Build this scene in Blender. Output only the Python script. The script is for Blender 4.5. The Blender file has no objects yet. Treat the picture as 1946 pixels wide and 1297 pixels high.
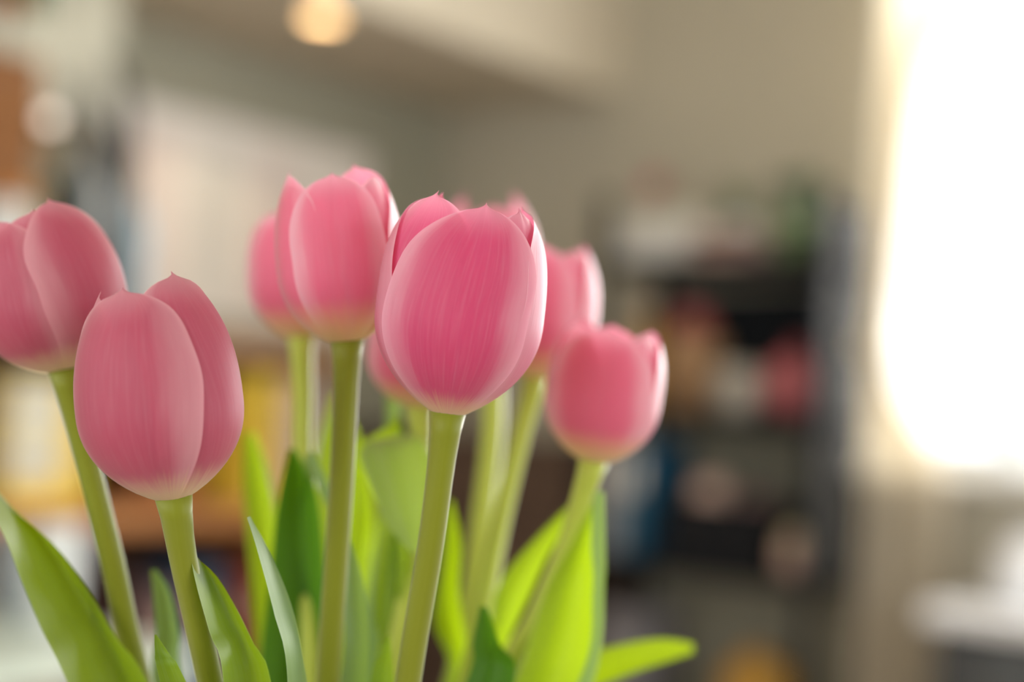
import bpy, bmesh, math, random
import numpy as np
from mathutils import Vector, Matrix

random.seed(7)
rng = np.random.default_rng(11)
scene = bpy.context.scene
COL = scene.collection

# ------------------------------------------------------------------ camera
W, H_ = 1946, 1297
LENS, SENSOR = 35.0, 23.5
FPX = W * LENS / SENSOR
CAM = Vector((0, 0, 1.35))
PITCH, ROLL = math.radians(2.5), math.radians(3.6)
F = Vector((0, math.cos(PITCH), math.sin(PITCH)))
r0 = Vector((1, 0, 0))
u0 = Vector((0, -math.sin(PITCH), math.cos(PITCH)))
R = r0 * math.cos(ROLL) + u0 * math.sin(ROLL)
U = u0 * math.cos(ROLL) - r0 * math.sin(ROLL)
cam_d = bpy.data.cameras.new('camera')
cam_d.lens, cam_d.sensor_width, cam_d.clip_start = LENS, SENSOR, 0.02
cam = bpy.data.objects.new('camera', cam_d)
COL.objects.link(cam)
cam.matrix_world = Matrix(((R.x, U.x, -F.x, CAM.x), (R.y, U.y, -F.y, CAM.y), (R.z, U.z, -F.z, CAM.z), (0, 0, 0, 1)))
cam_d.dof.use_dof = True
cam_d.dof.focus_distance = 0.388
cam_d.dof.aperture_fstop = 2.35
cam_d.dof.aperture_blades = 0
scene.camera = cam


def P(px, py, d):
    """world point seen at a pixel of the photograph, d metres in front of the lens"""
    return CAM + F * d + R * ((px - W / 2) * d / FPX) + U * (-(py - H_ / 2) * d / FPX)


# room frame: X along the back wall (from the left wall), Y towards the back wall, Z up
ANG = math.radians(37)
RZ = -ANG
E1 = Vector((math.sin(ANG), math.cos(ANG), 0))
E2 = Vector((math.cos(ANG), -math.sin(ANG), 0))
C0 = P(850, 215, 5.0)
SOFFIT_Z = C0.z
C0 = Vector((C0.x, C0.y, 0))


def RW(x, y, z):
    return C0 + E2 * x + E1 * y + Vector((0, 0, z))


def spot(px, py, X=None, Y=None, Z=None):
    """room coordinates where the pixel's ray meets a room plane, and metres per pixel there"""
    d = F + R * ((px - W / 2) / FPX) + U * (-(py - H_ / 2) / FPX)
    o = CAM - C0
    ox, oy, oz = o.dot(E2), o.dot(E1), o.z
    dx, dy, dz = d.dot(E2), d.dot(E1), d.z
    t = (X - ox) / dx if X is not None else (Y - oy) / dy if Y is not None else (Z - oz) / dz
    return ox + dx * t, oy + dy * t, oz + dz * t, t / FPX


# ------------------------------------------------------------------ light and exposure
scene.view_settings.view_transform = 'Standard'
scene.view_settings.look = 'None'
scene.view_settings.gamma = 1
scene.view_settings.use_curve_mapping = False
scene.view_settings.exposure = 0.0
scene.cycles.max_bounces = 8
scene.cycles.transmission_bounces = 6
world = bpy.data.worlds.new('sky')
scene.world = world
world.use_nodes = True
world.node_tree.nodes['Background'].inputs[0].default_value = (0.93, 0.97, 1.0, 1)
world.node_tree.nodes['Background'].inputs[1].default_value = 2.0

ROOM_X, ROOM_Y, CEIL_Z = 5.6, -6.2, 2.95
WIN_X0, WIN_X1, WIN_Z0, WIN_Z1 = 1.50, 4.60, 1.26, 2.72      # window in the back wall
WR_Y0, WR_Y1, WR_Z0, WR_Z1 = -3.6, -0.9, 0.9, 2.6             # added unseen window in the right wall, lights the room
WF_X0, WF_X1, WF_Z0, WF_Z1 = 0.8, 4.6, 0.9, 2.6               # added unseen window behind the camera, for fill light


def window_light(name, centre, sx, sz, direction, radiance, colour):
    ld = bpy.data.lights.new(name, 'AREA')
    ld.shape = 'RECTANGLE'
    ld.size, ld.size_y = sx, sz
    ld.energy = radiance * math.pi * sx * sz
    ld.color = colour
    o = bpy.data.objects.new(name, ld)
    COL.objects.link(o)
    o.location = centre
    o.rotation_euler = direction.to_track_quat('-Z', 'Y').to_euler()
    return o


window_light('daylight_back_window', RW((WIN_X0 + WIN_X1) / 2, 0.22, (WIN_Z0 + WIN_Z1) / 2), WIN_X1 - WIN_X0, WIN_Z1 - WIN_Z0, -E1, 11.5, (1.0, 0.985, 0.96))
window_light('added_fill_right', RW(ROOM_X + 0.22, (WR_Y0 + WR_Y1) / 2, (WR_Z0 + WR_Z1) / 2), WR_Y1 - WR_Y0, WR_Z1 - WR_Z0, -E2, 3.5, (1.0, 0.985, 0.95))  # added light through an unseen window, brightens walls and tulips
window_light('added_fill_front', RW((WF_X0 + WF_X1) / 2, ROOM_Y - 0.22, (WF_Z0 + WF_Z1) / 2), WF_X1 - WF_X0, WF_Z1 - WF_Z0, E1, 3.5, (1.0, 0.96, 0.9))  # added fill light from an unseen window behind the camera

# ------------------------------------------------------------------ materials
MATS = {}


def new_mat(name):
    m = bpy.data.materials.new(name)
    m.use_nodes = True
    nt = m.node_tree
    nt.nodes.clear()
    out = nt.nodes.new('ShaderNodeOutputMaterial')
    MATS[name] = m
    return m, nt, out


def N(nt, typ, **kw):
    n = nt.nodes.new(typ)
    for k, v in kw.items():
        setattr(n, k, v)
    return n


def mathn(nt, op, a, b=None, clamp=False):
    n = N(nt, 'ShaderNodeMath', operation=op, use_clamp=clamp)
    for i, v in enumerate((a, b)):
        if v is None:
            continue
        if isinstance(v, (int, float)):
            n.inputs[i].default_value = v
        else:
            nt.links.new(v, n.inputs[i])
    return n.outputs[0]


def smooth(nt, v, a, b):
    n = N(nt, 'ShaderNodeMapRange', interpolation_type='SMOOTHSTEP')
    nt.links.new(v, n.inputs['Value'])
    n.inputs['From Min'].default_value, n.inputs['From Max'].default_value = a, b
    return n.outputs[0]


def mixc(nt, fac, a, b, blend='MIX'):
    n = N(nt, 'ShaderNodeMix', data_type='RGBA', blend_type=blend)
    for sock, v in ((n.inputs[0], fac), (n.inputs[6], a), (n.inputs[7], b)):
        if isinstance(v, (int, float)):
            sock.default_value = v
        elif isinstance(v, tuple):
            sock.default_value = (*v[:3], 1)
        else:
            nt.links.new(v, sock)
    return n.outputs[2]


def simple(name, col, rough=0.6, var=0.12, scale=6.0, metal=0.0, bump=0.0, stretch=(1, 1, 1), col2=None, spec=0.5):
    """principled with a soft procedural variation of the colour"""
    m, nt, out = new_mat(name)
    b = N(nt, 'ShaderNodeBsdfPrincipled')
    tc = N(nt, 'ShaderNodeTexCoord')
    mp = N(nt, 'ShaderNodeMapping')
    mp.inputs['Scale'].default_value = stretch
    nz = N(nt, 'ShaderNodeTexNoise')
    nz.inputs['Scale'].default_value = scale
    nz.inputs['Detail'].default_value = 4
    nt.links.new(tc.outputs['Object'], mp.inputs[0])
    nt.links.new(mp.outputs[0], nz.inputs['Vector'])
    c2 = col2 or tuple(c * (1 - var * 2) for c in col)
    c = mixc(nt, smooth(nt, nz.outputs['Fac'], 0.3, 0.7), col, c2)
    nt.links.new(c, b.inputs['Base Color'])
    b.inputs['Roughness'].default_value = rough
    b.inputs['Metallic'].default_value = metal
    b.inputs['Specular IOR Level'].default_value = spec
    if bump:
        bp = N(nt, 'ShaderNodeBump')
        bp.inputs['Strength'].default_value = bump
        bp.inputs['Distance'].default_value = 0.004
        nt.links.new(nz.outputs['Fac'], bp.inputs['Height'])
        nt.links.new(bp.outputs[0], b.inputs['Normal'])
    nt.links.new(b.outputs[0], out.inputs[0])
    return m


def emissive(name, col, strength):
    m, nt, out = new_mat(name)
    e = N(nt, 'ShaderNodeEmission')
    e.inputs[0].default_value = (*col, 1)
    e.inputs[1].default_value = strength
    nt.links.new(e.outputs[0], out.inputs[0])
    return m


def sheen_weight(nt, base, top):
    lw = N(nt, 'ShaderNodeLayerWeight')
    p = mathn(nt, 'POWER', lw.outputs['Facing'], 2.6)
    return mathn(nt, 'ADD', mathn(nt, 'MULTIPLY', p, top), base)


def petal_material(name, core, edge, trans, basec, tw=0.5, bext=0.16, sheen=0.34):
    m, nt, out = new_mat(name)
    L = nt.links
    uv = N(nt, 'ShaderNodeUVMap')
    sep = N(nt, 'ShaderNodeSeparateXYZ')
    L.new(uv.outputs[0], sep.inputs[0])
    u, v = sep.outputs[0], sep.outputs[1]
    e = mathn(nt, 'MULTIPLY', mathn(nt, 'ABSOLUTE', mathn(nt, 'SUBTRACT', u, 0.5)), 2.0)
    # fine streaks that run along the petal
    mp = N(nt, 'ShaderNodeMapping')
    mp.inputs['Scale'].default_value = (26, 1.6, 1)
    L.new(uv.outputs[0], mp.inputs[0])
    nz = N(nt, 'ShaderNodeTexNoise')
    nz.inputs['Scale'].default_value = 2.2
    nz.inputs['Detail'].default_value = 5
    L.new(mp.outputs[0], nz.inputs['Vector'])
    mp2 = N(nt, 'ShaderNodeMapping')
    mp2.inputs['Scale'].default_value = (5, 1.1, 1)
    L.new(uv.outputs[0], mp2.inputs[0])
    nz2 = N(nt, 'ShaderNodeTexNoise')
    nz2.inputs['Scale'].default_value = 1.6
    L.new(mp2.outputs[0], nz2.inputs['Vector'])
    es = mathn(nt, 'ADD', e, mathn(nt, 'MULTIPLY', mathn(nt, 'SUBTRACT', nz2.outputs['Fac'], 0.5), 0.45))
    ef = mathn(nt, 'MAXIMUM', smooth(nt, es, 0.42, 1.1), mathn(nt, 'MULTIPLY', smooth(nt, v, 0.72, 1.02), 0.75))
    c = mixc(nt, ef, core, edge)
    c = mixc(nt, mathn(nt, 'MULTIPLY', smooth(nt, nz.outputs['Fac'], 0.40, 0.75), 0.16), c, edge)
    bf = smooth(nt, mathn(nt, 'ADD', v, mathn(nt, 'MULTIPLY', mathn(nt, 'SUBTRACT', nz.outputs['Fac'], 0.5), 0.09)), bext, 0.01)
    cd = mixc(nt, bf, c, basec)
    t = mixc(nt, mathn(nt, 'MULTIPLY', ef, 0.55), trans, edge)
    ct = mixc(nt, bf, t, (0.95, 0.78, 0.30))
    d = N(nt, 'ShaderNodeBsdfDiffuse')
    tr = N(nt, 'ShaderNodeBsdfTranslucent')
    L.new(cd, d.inputs[0])
    L.new(ct, tr.inputs[0])
    bp = N(nt, 'ShaderNodeBump')
    bp.inputs['Strength'].default_value = 0.25
    bp.inputs['Distance'].default_value = 0.0006
    L.new(nz.outputs['Fac'], bp.inputs['Height'])
    L.new(bp.outputs[0], d.inputs['Normal'])
    mx = N(nt, 'ShaderNodeMixShader')
    mx.inputs[0].default_value = tw
    L.new(d.outputs[0], mx.inputs[1])
    L.new(tr.outputs[0], mx.inputs[2])
    g = N(nt, 'ShaderNodeBsdfGlossy')
    g.inputs['Roughness'].default_value = 0.5
    L.new(bp.outputs[0], g.inputs['Normal'])
    mx2 = N(nt, 'ShaderNodeMixShader')
    L.new(sheen_weight(nt, 0.02, sheen), mx2.inputs[0])
    L.new(mx.outputs[0], mx2.inputs[1])
    L.new(g.outputs[0], mx2.inputs[2])
    L.new(mx2.outputs[0], out.inputs[0])
    return m


def leaf_material(name, col, pale, trans, tw=0.5, sheen=0.40):
    m, nt, out = new_mat(name)
    L = nt.links
    uv = N(nt, 'ShaderNodeUVMap')
    sep = N(nt, 'ShaderNodeSeparateXYZ')
    L.new(uv.outputs[0], sep.inputs[0])
    u = sep.outputs[0]
    e = mathn(nt, 'MULTIPLY', mathn(nt, 'ABSOLUTE', mathn(nt, 'SUBTRACT', u, 0.5)), 2.0)
    mp = N(nt, 'ShaderNodeMapping')
    mp.inputs['Scale'].default_value = (22, 0.9, 1)
    L.new(uv.outputs[0], mp.inputs[0])
    nz = N(nt, 'ShaderNodeTexNoise')
    nz.inputs['Scale'].default_value = 1.8
    nz.inputs['Detail'].default_value = 4
    L.new(mp.outputs[0], nz.inputs['Vector'])
    c = mixc(nt, mathn(nt, 'MULTIPLY', smooth(nt, nz.outputs['Fac'], 0.35, 0.7), 0.35), col, pale)
    c = mixc(nt, mathn(nt, 'MULTIPLY', smooth(nt, e, 0.93, 1.0), 0.8), c, pale)
    t = mixc(nt, mathn(nt, 'MULTIPLY', smooth(nt, nz.outputs['Fac'], 0.35, 0.7), 0.3), trans, tuple(x * 0.75 for x in trans))
    d = N(nt, 'ShaderNodeBsdfDiffuse')
    tr = N(nt, 'ShaderNodeBsdfTranslucent')
    L.new(c, d.inputs[0])
    L.new(t, tr.inputs[0])
    mx = N(nt, 'ShaderNodeMixShader')
    mx.inputs[0].default_value = tw
    L.new(d.outputs[0], mx.inputs[1])
    L.new(tr.outputs[0], mx.inputs[2])
    g = N(nt, 'ShaderNodeBsdfGlossy')
    g.inputs['Roughness'].default_value = 0.45
    mx2 = N(nt, 'ShaderNodeMixShader')
    L.new(sheen_weight(nt, 0.015, sheen), mx2.inputs[0])
    L.new(mx.outputs[0], mx2.inputs[1])
    L.new(g.outputs[0], mx2.inputs[2])
    L.new(mx2.outputs[0], out.inputs[0])
    return m


def thin_cloth(name, col, trans, tw=0.5):
    m, nt, out = new_mat(name)
    tc = N(nt, 'ShaderNodeTexCoord')
    nz = N(nt, 'ShaderNodeTexNoise')
    nz.inputs['Scale'].default_value = 60
    nt.links.new(tc.outputs['Object'], nz.inputs['Vector'])
    c = mixc(nt, nz.outputs['Fac'], col, tuple(x * 0.9 for x in col))
    d = N(nt, 'ShaderNodeBsdfDiffuse')
    nt.links.new(c, d.inputs[0])
    t = N(nt, 'ShaderNodeBsdfTranslucent')
    t.inputs[0].default_value = (*trans, 1)
    mx = N(nt, 'ShaderNodeMixShader')
    mx.inputs[0].default_value = tw
    nt.links.new(d.outputs[0], mx.inputs[1])
    nt.links.new(t.outputs[0], mx.inputs[2])
    nt.links.new(mx.outputs[0], out.inputs[0])
    return m


def clear_glass(name, tint=(1, 1, 1), gloss=0.06):
    m, nt, out = new_mat(name)
    t = N(nt, 'ShaderNodeBsdfTransparent')
    t.inputs[0].default_value = (*tint, 1)
    g = N(nt, 'ShaderNodeBsdfGlossy')
    g.inputs['Roughness'].default_value = 0.05
    mx = N(nt, 'ShaderNodeMixShader')
    nt.links.new(sheen_weight(nt, gloss * 0.5, 0.8), mx.inputs[0])
    nt.links.new(t.outputs[0], mx.inputs[1])
    nt.links.new(g.outputs[0], mx.inputs[2])
    nt.links.new(mx.outputs[0], out.inputs[0])
    return m


petal_material('petal_rose', (0.69, 0.105, 0.265), (0.92, 0.54, 0.67), (0.88, 0.13, 0.28), (0.92, 0.70, 0.52), bext=0.11, sheen=0.40)
petal_material('petal_soft', (0.58, 0.13, 0.22), (0.84, 0.47, 0.54), (0.80, 0.17, 0.27), (0.90, 0.72, 0.54), bext=0.14)
petal_material('petal_coral', (0.86, 0.215, 0.37), (0.95, 0.63, 0.74), (0.96, 0.26, 0.40), (0.94, 0.70, 0.36), bext=0.24, sheen=0.62)
leaf_material('leaf_green', (0.085, 0.18, 0.012), (0.22, 0.34, 0.12), (0.44, 0.62, 0.003))
leaf_material('leaf_dark', (0.04, 0.13, 0.006), (0.13, 0.27, 0.06), (0.14, 0.36, 0.002), 0.4, 0.2)
leaf_material('leaf_pale', (0.15, 0.26, 0.12), (0.36, 0.48, 0.28), (0.40, 0.58, 0.05), 0.35, 0.2)
leaf_material('leaf_sage', (0.22, 0.33, 0.09), (0.46, 0.56, 0.30), (0.46, 0.64, 0.02), 0.45)
leaf_material('leaf_lime', (0.30, 0.42, 0.01), (0.45, 0.58, 0.20), (0.45, 0.65, 0.002), 0.6)
leaf_material('stem_green', (0.20, 0.225, 0.018), (0.22, 0.25, 0.03), (0.5, 0.6, 0.02), 0.0, 0.75)
leaf_material('stem_light', (0.42, 0.49, 0.07), (0.46, 0.53, 0.10), (0.5, 0.6, 0.02), 0.0, 0.75)
simple('pistil_green', (0.55, 0.6, 0.2))
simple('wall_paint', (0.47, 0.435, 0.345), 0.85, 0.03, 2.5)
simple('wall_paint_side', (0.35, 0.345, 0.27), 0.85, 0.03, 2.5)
simple('ceiling_paint', (0.58, 0.52, 0.41), 0.9, 0.03, 2)
simple('floor_wood', (0.58, 0.45, 0.31), 0.45, 0.2, 5, stretch=(0.6, 8, 1))
simple('white_trim', (0.80, 0.79, 0.74), 0.5, 0.03)
simple('white_lacquer', (0.88, 0.90, 0.94), 0.35, 0.02)
simple('mint_laminate', (0.66, 0.76, 0.68), 0.35, 0.04, 3)
simple('charcoal', (0.055, 0.06, 0.066), 0.5, 0.1)
simple('black_metal', (0.012, 0.013, 0.016), 0.8, 0.1, spec=0.15)
simple('black_cloth', (0.008, 0.010, 0.013), 0.9, 0.2, 30, spec=0.08)
simple('grey_panel', (0.085, 0.086, 0.086), 0.95, 0.08, spec=0.1)
simple('olive_board', (0.27, 0.255, 0.19), 0.8, 0.1)
simple('oak', (0.34, 0.155, 0.055), 0.5, 0.15, 4, stretch=(10, 1, 10))
simple('honey_wood', (0.26, 0.105, 0.028), 0.6, 0.15, 4, stretch=(10, 10, 1), spec=0.2)
simple('oak_light', (0.50, 0.20, 0.05), 0.5, 0.12, 4, stretch=(10, 1, 10))
simple('walnut', (0.10, 0.04, 0.018), 0.55, 0.15, 4, stretch=(10, 1, 10))
simple('dark_wood', (0.115, 0.072, 0.05), 0.6, 0.15, 4, stretch=(1, 10, 10), spec=0.3)
simple('cream_lacquer', (0.50, 0.48, 0.37), 0.45, 0.03)
simple('paper_white', (0.84, 0.80, 0.76), 0.9, 0.03, 3, col2=(0.84, 0.78, 0.73))
simple('pale_pink_ink', (0.82, 0.72, 0.68), 0.9, 0.05)
simple('grey_ink', (0.74, 0.72, 0.68), 0.9, 0.05)
simple('yellow_card', (0.80, 0.56, 0.045), 0.6, 0.05)
simple('cream_card', (0.74, 0.68, 0.45), 0.6, 0.04)
simple('blue_ink', (0.30, 0.38, 0.62), 0.6, 0.04)
simple('steel_grey', (0.30, 0.34, 0.36), 0.35, 0.08)
simple('pale_ceramic', (0.74, 0.78, 0.79), 0.3, 0.03)
simple('sky_blue_plastic', (0.50, 0.68, 0.80), 0.3, 0.05)
simple('dark_bottle', (0.02, 0.035, 0.04), 0.25, 0.1)
simple('dark_foliage', (0.020, 0.013, 0.005), 0.6, 0.2, 20)
simple('green_foliage', (0.05, 0.12, 0.04), 0.6, 0.2, 20)
simple('sage_foliage', (0.20, 0.30, 0.14), 0.6, 0.15, 20)
simple('terracotta', (0.50, 0.17, 0.05), 0.8, 0.1)
simple('wicker', (0.42, 0.25, 0.13), 0.8, 0.2, 40)
simple('red_cloth', (0.30, 0.045, 0.06), 0.85, 0.15)
simple('pink_cloth', (0.46, 0.13, 0.15), 0.85, 0.12)
simple('brick_red', (0.26, 0.045, 0.02), 0.8, 0.15)
simple('navy', (0.03, 0.07, 0.13), 0.7, 0.1)
simple('teal_blue', (0.01, 0.10, 0.20), 0.6, 0.1)
simple('mug_glaze', (0.42, 0.39, 0.34), 0.4, 0.05)
simple('rose_beige', (0.64, 0.45, 0.38), 0.8, 0.06)
simple('grey_cloth', (0.24, 0.23, 0.25), 0.9, 0.1, 30)
simple('mauve', (0.22, 0.14, 0.14), 0.9, 0.1)
simple('mustard', (0.50, 0.28, 0.05), 0.8, 0.12)
simple('vase_glaze', (0.72, 0.74, 0.70), 0.25, 0.05)
simple('counter_stone', (0.62, 0.60, 0.56), 0.4, 0.1, 30)
simple('brass', (0.60, 0.42, 0.16), 0.3, 0.05, metal=1.0)
thin_cloth('curtain_cloth', (0.84, 0.78, 0.67), (0.82, 0.76, 0.62), 0.45)
clear_glass('window_glass')
emissive('lamp_glow', (1.0, 0.60, 0.25), 9.5)
emissive('glint_glow', (1.0, 0.84, 0.70), 2.4)  # glow of the added globe that stands in for a glint

# ------------------------------------------------------------------ mesh helpers


def link(o, parent=None):
    COL.objects.link(o)
    if parent is not None:
        o.parent = parent
    return o


def tag(o, label=None, cat=None, group=None, kind=None):
    if label:
        o['label'] = label
    if cat:
        o['category'] = cat
    if group:
        o['group'] = group
    if kind:
        o['kind'] = kind
    return o


def thing(name, label, cat, loc, rz=RZ, group=None):
    o = bpy.data.objects.new(name, None)
    o.empty_display_size = 0.05
    link(o)
    o.location = Vector(loc) + Vector((0, 0, 0.0008 if loc[2] > 0.02 else 0))
    o.rotation_euler = (0, 0, rz)
    return tag(o, label, cat, group)


def obj(name, bm, mat, parent=None, smooth_=False, loc=None, rz=None):
    me = bpy.data.meshes.new(name)
    bmesh.ops.recalc_face_normals(bm, faces=bm.faces)
    bm.to_mesh(me)
    bm.free()
    me.materials.append(MATS[mat])
    if smooth_:
        me.polygons.foreach_set('use_smooth', [True] * len(me.polygons))
    o = link(bpy.data.objects.new(name, me), parent)
    if loc is not None:
        o.location = loc
    if rz is not None:
        o.rotation_euler = (0, 0, rz)
    return o


def bx(bm, x0, x1, y0, y1, z0, z1):
    m = Matrix.Translation(((x0 + x1) / 2, (y0 + y1) / 2, (z0 + z1) / 2)) @ Matrix.Diagonal((abs(x1 - x0), abs(y1 - y0), abs(z1 - z0), 1))
    return bmesh.ops.create_cube(bm, size=1, matrix=m)['verts']


def box(x0, x1, y0, y1, z0, z1, bev=0.0):
    bm = bmesh.new()
    bx(bm, x0, x1, y0, y1, z0, z1)
    if bev:
        bmesh.ops.bevel(bm, geom=bm.edges[:], offset=bev, segments=2, affect='EDGES', profile=0.7)
    return bm


def lathe(prof, seg=28, centre=(0, 0)):
    """surface of revolution from (radius, height) pairs"""
    bm = bmesh.new()
    rings = []
    for r, z in prof:
        if r < 1e-6:
            rings.append([bm.verts.new((centre[0], centre[1], z))])
        else:
            rings.append([bm.verts.new((centre[0] + r * math.cos(2 * math.pi * k / seg), centre[1] + r * math.sin(2 * math.pi * k / seg), z)) for k in range(seg)])
    for a, b in zip(rings, rings[1:]):
        for k in range(seg):
            k2 = (k + 1) % seg
            vs = [a[k % len(a)], a[k2 % len(a)], b[k2 % len(b)], b[k % len(b)]]
            vs = list(dict.fromkeys(vs))
            if len(vs) > 2:
                bm.faces.new(vs)
    for ring in (rings[0], rings[-1]):
        if len(ring) > 1:
            bm.faces.new(ring)
    return bm


def tube(pts, radii, seg=12, cap=True):
    bm = bmesh.new()
    pts = [Vector(p) for p in pts]
    uvl = bm.loops.layers.uv.new('UVMap')
    rings = []
    n = len(pts)
    side = Vector((1, 0, 0))
    for i, p in enumerate(pts):
        t = (pts[min(i + 1, n - 1)] - pts[max(i - 1, 0)]).normalized()
        s = (side - t * side.dot(t))
        s = s.normalized() if s.length > 1e-4 else t.orthogonal().normalized()
        q = t.cross(s)
        r = radii[i] if hasattr(radii, '__len__') else radii
        rings.append([bm.verts.new(p + (s * math.cos(2 * math.pi * k / seg) + q * math.sin(2 * math.pi * k / seg)) * r) for k in range(seg)])
    for i, (a, b) in enumerate(zip(rings, rings[1:])):
        for k in range(seg):
            f = bm.faces.new((a[k], a[(k + 1) % seg], b[(k + 1) % seg], b[k]))
            for lp, (uu, vv) in zip(f.loops, ((k, i), (k + 1, i), (k + 1, i + 1), (k, i + 1))):
                lp[uvl].uv = (0.1 + 0.8 * uu / seg, vv / n)
    if cap:
        bm.faces.new(rings[0])
        bm.faces.new(rings[-1])
    return bm


def sheet(grid):
    """open surface through grid[i][j]; UV x runs along j, UV y along i"""
    bm = bmesh.new()
    uvl = bm.loops.layers.uv.new('UVMap')
    ni, nj = len(grid), len(grid[0])
    v = [[bm.verts.new(p) for p in row] for row in grid]
    for i in range(ni - 1):
        for j in range(nj - 1):
            f = bm.faces.new((v[i][j], v[i][j + 1], v[i + 1][j + 1], v[i + 1][j]))
            for lp, (a, b) in zip(f.loops, ((i, j), (i, j + 1), (i + 1, j + 1), (i + 1, j))):
                lp[uvl].uv = (b / (nj - 1), a / (ni - 1))
    return bm


def curve_pts(ctrl, n):
    """Catmull-Rom through control points, resampled evenly to n points"""
    c = [Vector(p) for p in ctrl]
    c = [c[0] * 2 - c[1]] + c + [c[-1] * 2 - c[-2]]
    dense = []
    for i in range(1, len(c) - 2):
        for k in range(16):
            t = k / 16
            a, b, d, e = c[i - 1], c[i], c[i + 1], c[i + 2]
            dense.append(0.5 * ((2 * b) + (d - a) * t + (2 * a - 5 * b + 4 * d - e) * t * t + (3 * b - a - 3 * d + e) * t ** 3))
    dense.append(c[-2])
    s = [0.0]
    for a, b in zip(dense, dense[1:]):
        s.append(s[-1] + (b - a).length)
    res = []
    j = 0
    for k in range(n):
        q = s[-1] * k / (n - 1)
        while j < len(s) - 2 and s[j + 1] < q:
            j += 1
        w = (q - s[j]) / max(1e-9, s[j + 1] - s[j])
        res.append(dense[j].lerp(dense[j + 1], min(1, max(0, w))))
    return res


def struct(name, bm, mat, parent=None):
    o = obj(name, bm, mat, parent, loc=None if parent else C0, rz=None if parent else RZ)
    if parent is None:
        o['kind'] = 'structure'
    return o


# ------------------------------------------------------------------ the room
T = 0.15
struct('floor', box(-T, ROOM_X + T, ROOM_Y - T, T, -0.1, 0), 'floor_wood')
struct('ceiling', box(-T, ROOM_X + T, ROOM_Y - T, T, CEIL_Z, CEIL_Z + 0.1), 'ceiling_paint')
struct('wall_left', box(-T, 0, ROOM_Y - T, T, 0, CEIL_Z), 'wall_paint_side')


def wall_with_hole(u0_, u1_, h0, h1, z0, z1, place):
    bm = bmesh.new()
    for a, b, c, d in ((u0_, h0, 0, CEIL_Z), (h1, u1_, 0, CEIL_Z), (h0, h1, 0, z0), (h0, h1, z1, CEIL_Z)):
        place(bm, a, b, c, d)
    return bm


struct('wall_back', wall_with_hole(0, ROOM_X, WIN_X0, WIN_X1, WIN_Z0, WIN_Z1, lambda bm, a, b, c, d: bx(bm, a, b, 0, T, c, d)), 'wall_paint')
struct('wall_right', wall_with_hole(ROOM_Y, 0, WR_Y0, WR_Y1, WR_Z0, WR_Z1, lambda bm, a, b, c, d: bx(bm, ROOM_X, ROOM_X + T, a, b, c, d)), 'wall_paint')
struct('wall_front', wall_with_hole(0, ROOM_X, WF_X0, WF_X1, WF_Z0, WF_Z1, lambda bm, a, b, c, d: bx(bm, a, b, ROOM_Y - T, ROOM_Y, c, d)), 'wall_paint')
# boxed-in drop of the ceiling along the left wall
SOF_X = spot(1178, 175, Y=0)[0]
o = struct('trim_1', box(0, SOF_X, ROOM_Y, 0, SOFFIT_Z, CEIL_Z), 'ceiling_paint')
struct('baseboard_back', box(0, ROOM_X, -0.015, 0, 0, 0.1), 'white_trim')
struct('baseboard_left', box(0, 0.015, ROOM_Y, -0.015, 0, 0.1), 'white_trim')


def window(name, x0, x1, z0, z1, loc, rz, n=2):
    """frame in its own plane: local x along the wall, y through it"""
    root = bpy.data.objects.new(name, None)
    link(root)
    root.location, root.rotation_euler = loc, (0, 0, rz)
    root['kind'] = 'structure'
    w, h = x1 - x0, z1 - z0
    bm = bmesh.new()
    f = 0.05
    for a in ((0, w, 0, f), (0, w, h - f, h), (0, f, f, h - f), (w - f, w, f, h - f)):
        bx(bm, a[0], a[1], 0.04, 0.10, a[2], a[3])
    obj('window_frame', bm, 'white_trim', root)
    for k in range(1, n):
        xm = w * k / n
        obj('mullion', box(xm - 0.02, xm + 0.02, 0.045, 0.095, f, h - f), 'white_trim', root)
    for k in range(n):
        obj('pane', box(w * k / n + 0.03, w * (k + 1) / n - 0.03, 0.066, 0.072, f * 0.8, h - f * 0.8), 'window_glass', root)
    obj('window_sill', box(-0.04, w + 0.04, -0.12, 0.04, -0.035, 0.0, 0.006), 'white_trim', root)
    return root


window('window_1', WIN_X0, WIN_X1, WIN_Z0, WIN_Z1, RW(WIN_X0, 0, WIN_Z0), RZ, 3)
window('added_window_right', WR_Y0, WR_Y1, WR_Z0, WR_Z1, RW(ROOM_X, WR_Y1, WR_Z0), RZ - math.pi / 2, 3)  # added, out of view, carries the right fill light
window('added_window_front', WF_X0, WF_X1, WF_Z0, WF_Z1, RW(WF_X1, ROOM_Y, WF_Z0), RZ + math.pi, 4)  # added, out of view, carries the fill light behind the camera

# ------------------------------------------------------------------ curtain at the window
CUR_Y = -0.15
zs = np.linspace(0.03, 2.80, 40)
inner_px = [(1905, -60), (1870, 0), (1795, 70), (1760, 130), (1735, 280), (1722, 420), (1705, 560), (1696, 660), (1706, 740), (1738, 800), (1775, 850), (1800, 920), (1795, 1050), (1780, 1297)]
iz, ix = [], []
for a, b in inner_px:
    s_ = spot(a, b, Y=CUR_Y)
    iz.append(s_[2])
    ix.append(s_[0])
order = np.argsort(iz)
iz, ix = np.array(iz)[order], np.array(ix)[order]
left_x = spot(1648, 640, Y=CUR_Y)[0]
rows = []
for z in zs:
    xi = float(np.interp(z, iz, ix))
    row = []
    for j in range(61):
        q = j / 60
        amp = 0.022 + 0.014 * q
        row.append((left_x + (xi - left_x) * q, CUR_Y + amp * math.sin(q * 2 * math.pi * 6.0 + 0.4), z))
    rows.append(row)
cur = thing('curtain', 'cream curtain gathered to the side of the bright window', 'curtain', C0)
cp = obj('curtain_panel', sheet(rows), 'curtain_cloth', cur, True)
zt = float(iz[np.argmin(ix)])
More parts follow.
